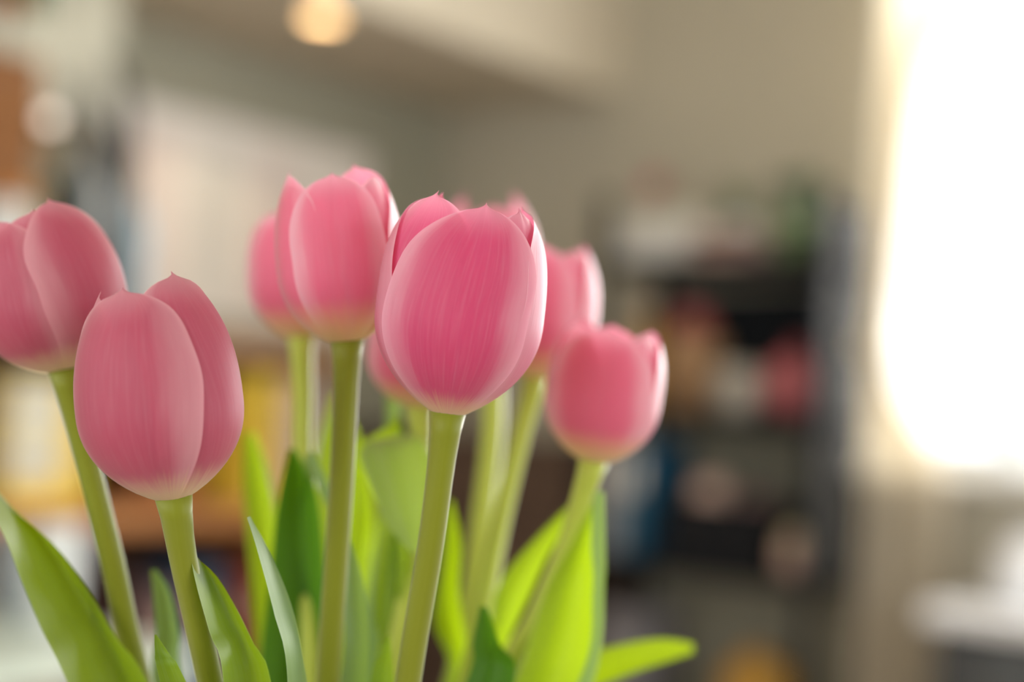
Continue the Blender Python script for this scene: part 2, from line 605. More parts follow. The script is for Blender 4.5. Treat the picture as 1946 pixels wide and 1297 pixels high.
xt = float(ix.min())
obj('tie_back', box(left_x - 0.015, xt + 0.015, CUR_Y - 0.047, CUR_Y - 0.040, zt - 0.025, zt + 0.025, 0.003), 'curtain_cloth', cur)
rod = thing('curtain_rod', 'slim brass curtain rod above the bright window', 'curtain rod', RW(WIN_X0 - 0.2, CUR_Y, 2.815))
obj('pole', tube([(-0.05, 0, 0), (WIN_X1 - WIN_X0 + 0.4, 0, 0)], 0.012), 'brass', rod, True)
for k in (0.02, WIN_X1 - WIN_X0 + 0.3):
    obj('bracket', box(k - 0.01, k + 0.01, 0.0, -CUR_Y, -0.012, 0.012), 'brass', rod)
for k in (-0.06, WIN_X1 - WIN_X0 + 0.41):
    b_ = bmesh.new()
    bmesh.ops.create_uvsphere(b_, u_segments=12, v_segments=8, radius=0.022, matrix=Matrix.Translation((k, 0, 0)))
    obj('finial', b_, 'brass', rod, True)

# ------------------------------------------------------------------ recessed ceiling lamp
lx, ly, lz, lpp = spot(613, 32, Z=SOFFIT_Z)
dl = thing('ceiling_downlight', 'round warm glowing downlight set into the lowered ceiling', 'ceiling light', RW(lx, ly, SOFFIT_Z))
LR = 0.043
obj('trim_ring', lathe([(LR, -0.001), (LR, -0.006), (LR + 0.012, -0.006), (LR + 0.016, 0.0)], 32), 'white_trim', dl, True)
obj('lamp_lens', lathe([(0, -0.004), (LR, -0.004), (LR, -0.001), (0, -0.001)], 32), 'lamp_glow', dl, True)
ld = bpy.data.lights.new('downlight_glow', 'SPOT')
ld.energy, ld.color, ld.spot_size, ld.shadow_soft_size = 6, (1, 0.78, 0.48), math.radians(120), 0.04
lo = link(bpy.data.objects.new('downlight_glow', ld), dl)
lo.location = (0, 0, -0.02)

# ------------------------------------------------------------------ shelving unit by the back wall
SY = -0.37
sx0 = spot(1124, 620, Y=SY)[0]
sx1 = spot(1566, 620, Y=SY)[0]
shz = [0.08, 0.50, spot(1400, 1085, Y=SY)[2], spot(1400, 790, Y=SY)[2], spot(1400, 490, Y=SY)[2]]
s_top = spot(1150, 372, Y=SY)[2]
su = thing('shelving_unit', 'tall black open shelving unit against the beige wall beside the curtain', 'shelf', RW(sx0, 0, 0))
SW = sx1 - sx0
for x in (0, SW - 0.03):
    for y in (SY, -0.05):
        obj('post', box(x, x + 0.03, y, y + 0.03, 0, s_top, 0.003), 'black_metal', su)
for z in shz:
    obj('shelf_board', box(0.002, SW - 0.002, SY + 0.004, -0.022, z - 0.03, z, 0.003), 'black_metal', su)
obj('side_panel', box(SW - 0.020, SW - 0.008, SY + 0.03, -0.05, shz[2], s_top - 0.03), 'grey_panel', su)
obj('back_panel', box(0.03, SW - 0.03, -0.03, -0.024, shz[0], shz[3] - 0.03), 'olive_board', su)


def blob(rx, ry, rz_, n=2, jit=0.12, z0=0.0):
    """soft irregular mass resting on z0"""
    bm = bmesh.new()
    bmesh.ops.create_icosphere(bm, subdivisions=n + 1, radius=1)
    for v in bm.verts:
        k = 1 + jit * (math.sin(v.co.x * 5.1 + rx * 90) * math.cos(v.co.y * 4.3) + 0.6 * math.sin(v.co.z * 6.2 + ry * 50))
        v.co = Vector((v.co.x * rx * k, v.co.y * ry * k, max(-0.86, v.co.z) * rz_ * k))
    lo_ = min(v.co.z for v in bm.verts)
    for v in bm.verts:
        v.co.z += z0 - lo_
    return bm


def on_shelf(px, z, Y):
    """room x of the thing whose base stands at height z on the plane Y under pixel column px"""
    # a few steps because the column leans with the roll of the camera
    py = 648.0
    for _ in range(6):
        x_, y_, zz, pp = spot(px, py, Y=Y)
        py += (zz - z) / pp
    return x_, pp


def pot_plant(name, label, px, z, Y, pr, ph, potmat, leafmat, spread, height, n, group=None, droop=0.0, lw=0.02):
    x_, pp = on_shelf(px, z, Y)
    t = thing(name, label, 'plant', RW(x_, Y, z), group=group)
    obj('pot', lathe([(0, 0), (pr * 0.72, 0), (pr * 0.95, ph * 0.85), (pr, ph), (pr * 0.9, ph), (pr * 0.85, ph * 0.85), (0, ph * 0.82)], 20), potmat, t, True)
    for k in range(n):
        a = 2 * math.pi * k / n + random.uniform(-0.3, 0.3)
        hh = height * random.uniform(0.65, 1.0)
        sp = spread * random.uniform(0.6, 1.0)
        mid = Vector((math.cos(a) * sp * 0.45, math.sin(a) * sp * 0.45, ph + hh * 0.75))
        tip = Vector((math.cos(a) * sp, math.sin(a) * sp, ph + hh * (1 - droop)))
        base = Vector((math.cos(a) * pr * 0.2, math.sin(a) * pr * 0.2, ph * 0.82))
        c = curve_pts([base, mid, tip], 8)
        sd = Vector((-math.sin(a), math.cos(a), 0))
        g = []
        for i, p in enumerate(c):
            w = lw * math.sin(math.pi * min(0.98, 0.08 + i / 7 * 0.9)) ** 0.8
            g.append([p - sd * w + Vector((0, 0, w * 0.3)), p, p + sd * w + Vector((0, 0, w * 0.3))])
        obj('leaf', sheet(g), leafmat, t, True)
    return t


# top board
zt = shz[4]
x_, pp = on_shelf(1265, zt, -0.20)
t = thing('storage_box', 'pale grey lidded box on the top board of the black shelving', 'box', RW(x_, -0.20, zt))
obj('body', box(-0.10, 0.085, -0.08, 0.10, 0, 0.115, 0.004), 'grey_ink', t)
obj('lid', box(-0.104, 0.089, -0.084, 0.104, 0.115, 0.15, 0.004), 'cream_lacquer', t)
x_, pp = on_shelf(1392, zt, -0.19)
t = thing('folded_towel', 'dusty pink folded cloth bundle on the top board of the black shelving', 'cloth', RW(x_, -0.19, zt))
for k in range(3):
    obj('fold', box(-0.072 + 0.004 * k, 0.072 - 0.003 * k, -0.09, 0.09, 0.03 * k, 0.03 * k + 0.028, 0.008), ('rose_beige', 'mauve', 'rose_beige')[k], t)
pot_plant('potted_plant', 'dark green potted plant in a pale green pot on the black shelving', 1505, zt, -0.2, 0.062, 0.13, 'sage_foliage', 'green_foliage', 0.11, 0.14, 16, droop=0.25, lw=0.022)
pot_plant('potted_plant', 'small sage green potted plant behind the pink cloth bundle', 1395, zt, -0.055, 0.045, 0.14, 'pale_ceramic', 'sage_foliage', 0.08, 0.11, 12, droop=0.2, lw=0.018)
x_, pp = on_shelf(1252, zt + 0.15, -0.12)
t = thing('paper_flower', 'faded coral paper flower standing on the pale grey box', 'flower', RW(x_, -0.16, zt + 0.15))
obj('stem', tube([(0, 0, 0), (0, 0.004, 0.06)], 0.003, 8), 'sage_foliage', t)
obj('base', lathe([(0, 0), (0.022, 0), (0.02, 0.006), (0, 0.008)], 14), 'rose_beige', t)
for k in range(7):
    a = k * 2 * math.pi / 7
    g = [[Vector((math.cos(a) * r_ + -math.sin(a) * w, math.sin(a) * 0.4 * r_, 0.085 + math.cos(a + 1.57) * -r_ + math.cos(a) * w)) for w in (-0.010, 0, 0.010)] for r_ in (0.002, 0.02, 0.036)]
    obj('petal', sheet(g), 'pink_cloth', t, True)

# upper compartment: things on the board at lens height
zc = shz[3]
xa, _ = on_shelf(1232, zc, -0.14)
xb, _ = on_shelf(1568, zc, -0.14)
hz = shz[4] - 0.03 - zc
t = thing('black_case', 'large black padded case filling the upper compartment of the shelving', 'case', RW((xa + xb) / 2, -0.12, zc))
w_ = (xb - xa) / 2
bm = box(-w_, w_, -0.075, 0.075, 0.0, hz * 0.93, 0.03)
for v in bm.verts:
    if v.co.x < 0 and v.co.z > hz * 0.6:
        v.co.z -= 0.03
obj('body', bm, 'black_cloth', t, True)
obj('zip', box(-w_ * 0.85, w_ * 0.85, -0.079, -0.074, hz * 0.62, hz * 0.635), 'charcoal', t)
obj('handle', tube([(-0.07, -0.078, hz * 0.7), (-0.05, -0.10, hz * 0.76), (0.05, -0.10, hz * 0.76), (0.07, -0.078, hz * 0.7)], 0.009, 10), 'black_metal', t, True)

x_, pp = on_shelf(1308, zc, -0.28)
t = thing('wicker_basket', 'tan wicker basket in front of the black padded case', 'basket', RW(x_, -0.28, zc))
obj('body', lathe([(0, 0), (0.055, 0), (0.075, 0.14), (0.08, 0.21), (0.072, 0.21), (0.066, 0.14), (0.05, 0.01), (0, 0.01)], 24), 'wicker', t, True)
for k in range(5):
    z = 0.02 + 0.042 * k
    r_ = 0.0575 + 0.02 * (z / 0.21)
    b_ = bmesh.new()
    ring = [(math.cos(a) * r_, math.sin(a) * r_, z) for a in np.linspace(0, 2 * math.pi, 25)]
    obj('weave_band', tube(ring, 0.007, 8, False), 'wicker', t, True)
t = thing('red_cloth', 'crumpled dark red cloth lying in the tan wicker basket', 'cloth', RW(x_, -0.28, zc + 0.17))
obj('cloth', blob(0.05, 0.05, 0.06, 2, 0.08), 'red_cloth', t, True)
x_, pp = on_shelf(1222, zc, -0.27)
t = thing('yellow_bottle', 'ochre bottle beside the tan wicker basket', 'bottle', RW(x_, -0.27, zc))
obj('body', lathe([(0, 0), (0.034, 0), (0.036, 0.02), (0.036, 0.17), (0.028, 0.21), (0.014, 0.23), (0.014, 0.255), (0, 0.255)], 20), 'mustard', t, True)
obj('cap', lathe([(0, 0.255), (0.017, 0.255), (0.017, 0.285), (0, 0.285)], 16), 'rose_beige', t, True)
x_, pp = on_shelf(1400, zc, -0.29)
t = thing('mug', 'round off-white mug on the middle board of the shelving', 'mug', RW(x_, -0.29, zc))
obj('body', lathe([(0, 0), (0.045, 0), (0.062, 0.03), (0.066, 0.07), (0.058, 0.125), (0.053, 0.125), (0.058, 0.07), (0.05, 0.02), (0, 0.012)], 24), 'mug_glaze', t, True)
obj('handle', tube([(0, -0.055, 0.10), (0, -0.078, 0.095), (0, -0.08, 0.06), (0, -0.062, 0.04)], 0.007, 8), 'mug_glaze', t, True)
x_, pp = on_shelf(1510, zc, -0.28)
t = thing('cloth_bundle', 'rounded coral pink cloth bundle next to the off-white mug', 'cloth', RW(x_, -0.28, zc))
obj('body', blob(0.085, 0.07, 0.085, 2, 0.08), 'pink_cloth', t, True)
obj('knot', blob(0.03, 0.03, 0.03, 1, 0.1, 0.135), 'red_cloth', t, True)

# lower compartment
zl = shz[2]
for px, wpx, hpx, mat, lab in ((1184, 26, 205, 'grey_cloth', 'tall dark grey ring binder in the lower compartment'), (1212, 26, 190, 'steel_grey', 'steel grey ring binder between dark grey and navy ones'), (1243, 32, 215, 'teal_blue', 'navy blue ring binder standing on the lower board')):
    x_, pp = on_shelf(px, zl, -0.22)
    t = thing('ring_binder', lab, 'binder', RW(x_, -0.22, zl), group='ring binders on the lower board')
    w_ = wpx * pp / 2
    obj('cover', box(-w_, w_, -0.12, 0.12, 0, hpx * pp, 0.003), mat, t)
    obj('label_patch', box(-w_ * 0.6, w_ * 0.6, -0.1215, -0.119, hpx * pp * 0.55, hpx * pp * 0.85), 'grey_ink', t)
x_, pp = on_shelf(1390, zl, -0.24)
t = thing('black_crate', 'low black crate with rounded rim on the lower board', 'crate', RW(x_, -0.24, zl))
bm = bmesh.new()
for a in ((-0.15, 0.15, -0.1, -0.09), (-0.15, 0.15, 0.09, 0.1), (-0.15, -0.14, -0.09, 0.09), (0.14, 0.15, -0.09, 0.09)):
    bx(bm, a[0], a[1], a[2], a[3], 0, 0.16)
bx(bm, -0.15, 0.15, -0.1, 0.1, 0, 0.008)
obj('body', bm, 'black_metal', t)
obj('rim', tube([(-0.152, -0.102, 0.16), (0.152, -0.102, 0.16), (0.152, 0.102, 0.16), (-0.152, 0.102, 0.16), (-0.152, -0.102, 0.16)], 0.007, 8), 'black_metal', t)
t = thing('pink_cloth', 'mauve pink cloth heaped in the low black crate', 'cloth', RW(x_ - 0.07, -0.24, zl + 0.01))
obj('cloth', blob(0.06, 0.07, 0.115, 2, 0.1), 'rose_beige', t, True)
t = thing('dark_cloth', 'dark mauve cloth heaped in the low black crate', 'cloth', RW(x_ + 0.065, -0.24, zl + 0.01))
obj('cloth', blob(0.065, 0.07, 0.10, 2, 0.1), 'mauve', t, True)
x_, pp = on_shelf(1512, zl, -0.29)
t = thing('small_jar', 'small beige lidded jar at the end of the lower board', 'jar', RW(x_, -0.30, zl))
obj('body', lathe([(0, 0), (0.034, 0), (0.04, 0.02), (0.04, 0.07), (0.032, 0.085), (0, 0.085)], 20), 'rose_beige', t, True)
obj('lid', lathe([(0, 0.085), (0.034, 0.085), (0.034, 0.10), (0.01, 0.105), (0.008, 0.118), (0, 0.118)], 20), 'cream_card', t, True)

# bottom compartment in view
zb = shz[1]
x_, pp = on_shelf(1430, zb, -0.24)
t = thing('stuffed_cushion', 'mustard yellow stuffed cushion on a low board of the shelving', 'cushion', RW(x_, -0.24, zb))
obj('body', blob(0.10, 0.09, 0.145, 2, 0.05), 'mustard', t, True)
obj('button', lathe([(0, 0.268), (0.012, 0.268), (0.012, 0.276), (0, 0.278)], 12), 'wicker', t, True)
x_, pp = on_shelf(1200, zb, -0.24)
t = thing('magazine_file', 'grey violet magazine file on a low board of the shelving', 'magazine file', RW(x_, -0.24, zb))
bm = box(-0.05, 0.05, -0.11, 0.11, 0, 0.33)
obj('body', bm, 'grey_cloth', t)
obj('finger_hole', lathe([(0, -0.002), (0.012, -0.002), (0.012, 0.002), (0, 0.002)], 14), 'charcoal', t).location = (0, -0.111, 0.1)
t.children[-1].rotation_euler = (math.pi / 2, 0, 0)

# ------------------------------------------------------------------ chest of drawers in the corner
chz = spot(1000, 835, Y=-0.42)[2]
chw = sx0 - 0.06
t = thing('chest_of_drawers', 'tall dark brown chest of drawers in the corner beside the shelving', 'chest of drawers', RW(0.03, 0, 0))
obj('carcass', box(0, chw, -0.40, -0.02, 0.05, chz - 0.025), 'dark_wood', t)
obj('chest_top', box(-0.012, chw + 0.012, -0.425, -0.018, chz - 0.025, chz, 0.004), 'dark_wood', t)
obj('plinth', box(0.02, chw - 0.02, -0.38, -0.04, 0, 0.05), 'black_metal', t)
dh = (chz - 0.10) / 6
for k in range(6):
    d_ = obj('drawer', box(0.008, chw - 0.008, -0.417, -0.40, 0.062 + dh * k, 0.062 + dh * (k + 1) - 0.008, 0.003), 'dark_wood', t)
    for q in (0.28, 0.72):
        kn = obj('knob', lathe([(0, 0), (0.010, 0.004), (0.013, 0.016), (0, 0.022)], 14), 'brass', d_, True)
        kn.location = (chw * q, -0.417, 0.062 + dh * (k + 0.5))
        kn.rotation_euler = (math.pi / 2, 0, 0)
t = thing('linen_chest', 'dark brown lidded linen chest between the hutch and the corner', 'chest', RW(0.02, -0.69, 0))
lz_ = spot(660, 860, X=0.30)[2]
obj('body', box(0, 0.30, -0.23, 0.23, 0.0, lz_ - 0.05, 0.004), 'dark_wood', t)
obj('lid', box(-0.005, 0.312, -0.242, 0.242, lz_ - 0.05, lz_, 0.006), 'walnut', t)
obj('clasp', box(0.302, 0.316, 0.0, 0.05, lz_ - 0.09, lz_ - 0.02, 0.003), 'brass', t)

# ------------------------------------------------------------------ white-topped cabinet under the window
cx0 = spot(1752, 1150, Y=-0.42)[0]
cz = spot(1770, 1150, Y=-0.42)[2]
t = thing('low_cabinet', 'charcoal low cabinet with thick white top under the bright window', 'cabinet', RW(cx0, 0, 0))
CWd = 1.5
obj('body', box(0.03, CWd - 0.03, -0.39, -0.02, 0.06, cz - 0.055), 'charcoal', t)
obj('cabinet_top', box(0, CWd, -0.43, -0.016, cz - 0.045, cz, 0.008), 'white_lacquer', t)
obj('shadow_gap', box(0.04, CWd - 0.04, -0.38, -0.03, cz - 0.055, cz - 0.045), 'black_metal', t)
obj('plinth', box(0.06, CWd - 0.06, -0.35, -0.03, 0, 0.06), 'black_metal', t)
for k in range(3):
    a = 0.04 + k * (CWd - 0.08) / 3
    d_ = obj('door', box(a + 0.004, a + (CWd - 0.08) / 3 - 0.004, -0.408, -0.39, 0.07, cz - 0.075, 0.002), 'charcoal', t)
    obj('handle', box(a + 0.12, a + 0.34, -0.43, -0.408, cz - 0.14, cz - 0.128, 0.002), 'steel_grey', d_)
x_, pp = on_shelf(1948, cz, -0.2)
t = thing('white_vase', 'white rounded vase on the thick white cabinet top', 'vase', RW(x_, -0.2, cz))
obj('body', lathe([(0, 0), (0.05, 0), (0.075, 0.05), (0.07, 0.11), (0.035, 0.155), (0.04, 0.175), (0.034, 0.175), (0.03, 0.155), (0.06, 0.1), (0, 0.02)], 24), 'white_lacquer', t, True)
pot_plant('sill_plant', 'green houseplant in a white pot on the window sill', 1925, WIN_Z0, -0.06, 0.045, 0.06, 'white_lacquer', 'sage_foliage', 0.09, 0.07, 12, droop=0.5, lw=0.014)

# ------------------------------------------------------------------ left wall: poster, cupboard, hutch
po0 = spot(195, 300, X=0.0)
po1 = spot(690, 420, X=0.0)
pz1 = spot(250, 185, X=0.0)[2]
pz0 = spot(470, 612, X=0.0)[2]
y0, y1 = po0[1], po1[1]
t = thing('wall_chart', 'large off-white wall chart with pale pink columns above the wooden hutch', 'poster', RW(0, y0, pz0))
L_ = y1 - y0
obj('sheet', box(0.001, 0.008, 0, L_, 0, pz1 - pz0), 'paper_white', t)
obj('frame_strip', box(0.001, 0.014, 0, L_, pz1 - pz0 - 0.012, pz1 - pz0), 'white_trim', t)
for k in range(4):
    obj('tinted_column', box(0.008, 0.0088, L_ * (0.10 + 0.22 * k), L_ * (0.10 + 0.22 * k) + L_ * 0.13, 0.04, pz1 - pz0 - 0.07), ('pale_pink_ink', 'grey_ink', 'pale_pink_ink', 'paper_white')[k], t)

# wall cupboard at the upper left
q0 = spot(232, 60, X=0.34)
cy1 = q0[1]
cyz0 = spot(150, 245, X=0.34)[2]
t = thing('wall_cupboard', 'cream wall cupboard hanging under the lowered ceiling', 'cupboard', RW(0, cy1, cyz0))
chh = SOFFIT_Z - cyz0
obj('body', box(0.0, 0.32, -0.62, 0, 0, chh), 'cream_lacquer', t)
for k in range(2):
    d_ = obj('door', box(0.32, 0.34, -0.61 + 0.31 * k, -0.31 + 0.305 * k, 0.006, chh - 0.01, 0.003), 'cream_lacquer', t)
    b_ = lathe([(0, 0), (0.012, 0.004), (0.014, 0.016), (0, 0.022)], 14)
    kn = obj('knob', b_, 'brass', d_, True)
    kn.location = (0.34, -0.345 + 0.07 * k, 0.05)
    kn.rotation_euler = (0, math.pi / 2, 0)

# hutch
HX = 0.48
hz_top = spot(520, 648, X=HX)[2]
hz_mid = spot(320, 965, X=HX)[2]
hy1 = spot(620, 800, X=HX)[1]
hy0 = spot(118, 1000, X=HX)[1]
HL = hy1 - hy0
t = thing('wooden_hutch', 'open-fronted orange brown wooden hutch along the left wall', 'hutch', RW(0, hy0, 0))
obj('top_board', box(0, HX + 0.02, -0.62, HL + 0.02, hz_top - 0.045, hz_top, 0.004), 'oak', t)
obj('side_panel', box(0, HX, HL - 0.03, HL, 0, hz_top - 0.045), 'oak', t)
obj('side_panel', box(0, HX, 0, 0.03, 0, hz_mid - 0.05), 'oak', t)
obj('shelf_board', box(0.01, HX, -0.62, HL - 0.03, hz_mid - 0.05, hz_mid, 0.004), 'oak_light', t)
obj('back_panel', box(0.002, 0.012, -0.62, HL - 0.03, 0.1, hz_top - 0.05), 'walnut', t)
obj('side_panel', box(0, HX, -0.65, -0.62, 0, hz_top - 0.045), 'oak', t)
obj('lower_board', box(0.01, HX, -0.62, HL - 0.03, 0.56, 0.60, 0.004), 'walnut', t)


def on_left(px, z, X):
    py = 648.0
    for _ in range(8):
        x_, y_, zz, pp = spot(px, py, X=X)
        py += (zz - z) / pp
    return y_, pp


# upper bay of the hutch
y_, pp = on_left(62, hz_mid, 0.33)
hb = 235 * pp
wb = 190 * pp
t = thing('cardboard_box', 'yellow cardboard box with cream label and blue bands in the hutch', 'box', RW(0.33, y_, hz_mid))
obj('carton', box(-0.05, 0.05, -wb / 2, wb / 2, 0.0, hb, 0.003), 'yellow_card', t)
obj('label_patch', box(0.05, 0.0512, -wb / 2, wb * 0.14, hb * 0.16, hb * 0.98), 'cream_card', t)
for k in (0.34, 0.72):
    obj('blue_band', box(0.0512, 0.0522, -wb / 2, wb * 0.12, hb * k, hb * k + hb * 0.07), 'blue_ink', t)
for px, wpx, hpx, mat, lab in ((446, 56, 245, 'yellow_card', 'thick yellow book upright in the wooden hutch'), (497, 38, 235, 'rose_beige', 'rose beige book beside the thick yellow book'), (526, 22, 225, 'grey_ink', 'thin grey book at the end of the hutch row')):
    y_, pp = on_left(px, hz_mid, 0.38)
    t = thing('book', lab, 'book', RW(0.38, y_, hz_mid), group='books in the wooden hutch')
    w_ = wpx * pp / 2 * 0.9
    h_ = hpx * pp
    bm = bmesh.new()
    bx(bm, -0.09, 0.09, -w_, -w_ + 0.004, 0, h_)
    bx(bm, -0.09, 0.09, w_ - 0.004, w_, 0, h_)
    bx(bm, 0.086, 0.09, -w_, w_, 0, h_)
    obj('cover', bm, mat, t)
    obj('pages', box(-0.086, 0.086, -w_ + 0.004, w_ - 0.004, 0.003, h_ - 0.004), 'paper_white', t)
y_, pp = on_left(300, hz_mid, 0.28)
t = thing('clay_pot', 'terracotta clay jar in the wooden hutch', 'jar', RW(0.28, y_, hz_mid))
obj('body', lathe([(0, 0), (0.06, 0), (0.09, 0.06), (0.085, 0.14), (0.05, 0.18), (0.055, 0.2), (0.045, 0.2), (0, 0.17)], 24), 'terracotta', t, True)
# lower bay
for px, wpx, hpx, mat, lab in ((330, 40, 260, 'teal_blue', 'deep blue folder upright in the lower bay of the hutch'), (432, 80, 250, 'brick_red', 'brick red box file in the lower bay of the hutch'), (250, 60, 230, 'mauve', 'dull brown box file in the lower bay of the hutch')):
    y_, pp = on_left(px, 0.60, 0.37)
    t = thing('box_file', lab, 'box file', RW(0.37, y_, 0.60), group='files in the lower bay of the hutch')
    w_ = wpx * pp / 2
    obj('case', box(-0.10, 0.10, -w_, w_, 0, hpx * pp, 0.003), mat, t)
    obj('spine_label', box(0.10, 0.1012, -w_ * 0.5, w_ * 0.5, hpx * pp * 0.6, hpx * pp * 0.8), 'rose_beige', t)

# things on top of the hutch
y_, pp = on_left(238, hz_top, 0.30)
t = thing('blue_bottle', 'pale blue plastic bottle on top of the wooden hutch', 'bottle', RW(0.30, y_, hz_top))
hh = (spot(238, 372, X=0.30)[2]) - hz_top
obj('body', lathe([(0, 0), (0.036, 0), (0.039, 0.01), (0.039, hh * 0.72), (0.03, hh * 0.86), (0.014, hh * 0.92), (0.014, hh * 0.95), (0, hh * 0.95)], 24), 'sky_blue_plastic', t, True)
obj('cap', lathe([(0, hh * 0.95), (0.017, hh * 0.95), (0.017, hh), (0, hh)], 16), 'pale_ceramic', t, True)
y_, pp = on_left(160, hz_top, 0.24)
t = thing('ceramic_bottle', 'tall pale grey ceramic bottle on top of the wooden hutch', 'bottle', RW(0.24, y_, hz_top))
hh = (spot(160, 258, X=0.24)[2]) - hz_top
obj('body', lathe([(0, 0), (0.036, 0), (0.038, 0.01), (0.038, hh * 0.82), (0.03, hh * 0.94), (0.018, hh * 0.96), (0.018, hh), (0, hh)], 24), 'pale_ceramic', t, True)
y_, pp = on_left(108, hz_top, 0.39)
t = thing('dark_bottle', 'dark glass bottle beside the pale grey ceramic bottle', 'bottle', RW(0.39, y_, hz_top))
hh = (spot(108, 285, X=0.39)[2]) - hz_top
obj('body', lathe([(0, 0), (0.046, 0), (0.048, 0.01), (0.048, hh * 0.78), (0.018, hh * 0.85), (0.016, hh), (0, hh)], 24), 'dark_bottle', t, True)
obj('cork', lathe([(0, hh), (0.013, hh), (0.014, hh + 0.02), (0, hh + 0.02)], 12), 'wicker', t, True)
y_, pp = on_left(-10, hz_top, 0.436)
t = thing('white_canister', 'white lidded canister on top of the wooden hutch', 'canister', RW(0.438, y_, hz_top))
hh = (spot(-10, 345, X=0.436)[2]) - hz_top
obj('body', lathe([(0, 0), (0.05, 0), (0.052, 0.01), (0.052, hh * 0.85), (0, hh * 0.85)], 24), 'pale_ceramic', t, True)
obj('lid', lathe([(0, hh * 0.85), (0.054, hh * 0.85), (0.054, hh * 0.95), (0.012, hh * 0.97), (0.012, hh), (0, hh)], 24), 'oak_light', t, True)
# dried plant with dark strap leaves
y_, pp = on_left(212, hz_top, 0.41)
hh = (spot(212, 320, X=0.41)[2]) - hz_top
t = thing('dried_plant', 'dark brown dried strap leaves in a tall black vase on the hutch', 'plant', RW(0.41, y_, hz_top))
obj('vase', lathe([(0, 0), (0.034, 0), (0.042, hh * 0.4), (0.03, hh * 0.85), (0.034, hh), (0.027, hh), (0.025, hh * 0.85), (0, hh * 0.6)], 24), 'dark_bottle', t, True)
base = Vector((0, 0, hh * 0.7))
for (mx_, my_), (tx, ty), w in (((185, 265), (126, 155), 0.026), ((238, 205), (206, 100), 0.026), ((226, 290), (246, 190), 0.022), ((205, 275), (192, 235), 0.022)):
    pts = []
    for a, b in ((mx_, my_), (tx, ty)):
        s_ = spot(a, b, X=0.41)
        pts.append(Vector((0.0, s_[1] - y_, s_[2] - hz_top)))
    c = curve_pts([base] + pts, 10)
    g = []
    for i, p in enumerate(c):
        ww = w * math.sin(math.pi * (0.12 + 0.83 * i / 9)) ** 0.7 + 0.001
        tg = c[min(i + 1, 9)] - c[max(i - 1, 0)]
        sd = Vector((0, tg.z, -tg.y)).normalized() * ww
        g.append([p + Vector((0.006, 0, 0)) - sd, p, p + Vector((0.006, 0, 0)) + sd])
    obj('leaf', sheet(g), 'dark_foliage', t, True)
# orange post, added glint globe and hanging plant at the far left
y_, pp = on_left(10, hz_top, 0.37)
hh = (spot(10, 98, X=0.37)[2]) - hz_top
t = thing('wooden_board', 'upright orange wooden chopping board behind the white canister', 'board', RW(0.371, y_ - 0.052, hz_top))
bm = box(-0.011, 0.011, -0.09, 0.09, 0, hh, 0.004)
obj('board', bm, 'honey_wood', t)
obj('hanging_hole', lathe([(0, -0.001), (0.012, -0.001), (0.012, 0.001), (0, 0.001)], 14), 'walnut', t)
t.children[-1].location = (0.0115, 0, hh - 0.04)
t.children[-1].rotation_euler = (0, math.pi / 2, 0)
y_, pp = on_left(66, hz_top, 0.445)
zb_ = spot(66, 220, X=0.445)[2]
t = thing('glint_globe_stand', 'small added glint globe on a slim brass stand by the chopping board', 'glint globe', RW(0.445, y_, hz_top))  # glowing globe added to give a small bright glint
obj('base', lathe([(0, 0), (0.026, 0), (0.026, 0.008), (0, 0.012)], 20), 'brass', t, True)
obj('pole', tube([(0, 0, 0.008), (0, 0, zb_ - hz_top - 0.014)], 0.004, 8), 'brass', t, True)
b_ = bmesh.new()
bmesh.ops.create_uvsphere(b_, u_segments=16, v_segments=12, radius=0.016, matrix=Matrix.Translation((0, 0, zb_ - hz_top)))
obj('glint_globe', b_, 'glint_glow', t, True)
s_ = spot(18, 18, X=0.45)
t = thing('hanging_plant', 'dark green trailing plant hung from the lowered ceiling', 'plant', RW(0.45, s_[1], SOFFIT_Z))
zz = s_[2] - SOFFIT_Z
obj('cord', tube([(0, 0, 0), (0, 0, zz + 0.05)], 0.003, 6), 'brass', t)
obj('pot', lathe([(0, zz + 0.0), (0.05, zz), (0.065, zz + 0.07), (0.055, zz + 0.07), (0, zz + 0.05)], 18), 'terracotta', t, True)
for k in range(22):
    a = k * 2.4
    r_ = random.uniform(0.04, 0.10)
    p0 = Vector((math.cos(a) * 0.04, math.sin(a) * 0.04, zz + 0.06))
    p1 = Vector((math.cos(a) * r_, math.sin(a) * r_, zz + 0.07 + random.uniform(-0.02, 0.04)))
    p2 = Vector((math.cos(a) * r_ * 1.2, math.sin(a) * r_ * 1.2, zz - random.uniform(-0.03, 0.06)))
    c = curve_pts([p0, p1, p2], 7)
    sd = Vector((-math.sin(a), math.cos(a), 0))
    g = [[p - sd * 0.02 * math.sin(math.pi * (0.08 + 0.86 * i / 6)), p, p + sd * 0.02 * math.sin(math.pi * (0.08 + 0.86 * i / 6))] for i, p in enumerate(c)]
    obj('leaf', sheet(g), 'green_foliage', t, True)

# mint side table in front of the hutch with two jars
mt_z = 0.92
m0 = spot(-60, 1150, Z=mt_z)
m1 = spot(122, 1180, Z=mt_z)
t = thing('side_table', 'pale mint table in front of the wooden hutch', 'table', RW(m1[0], m1[1], 0))
MW, MD = 0.55, 0.75
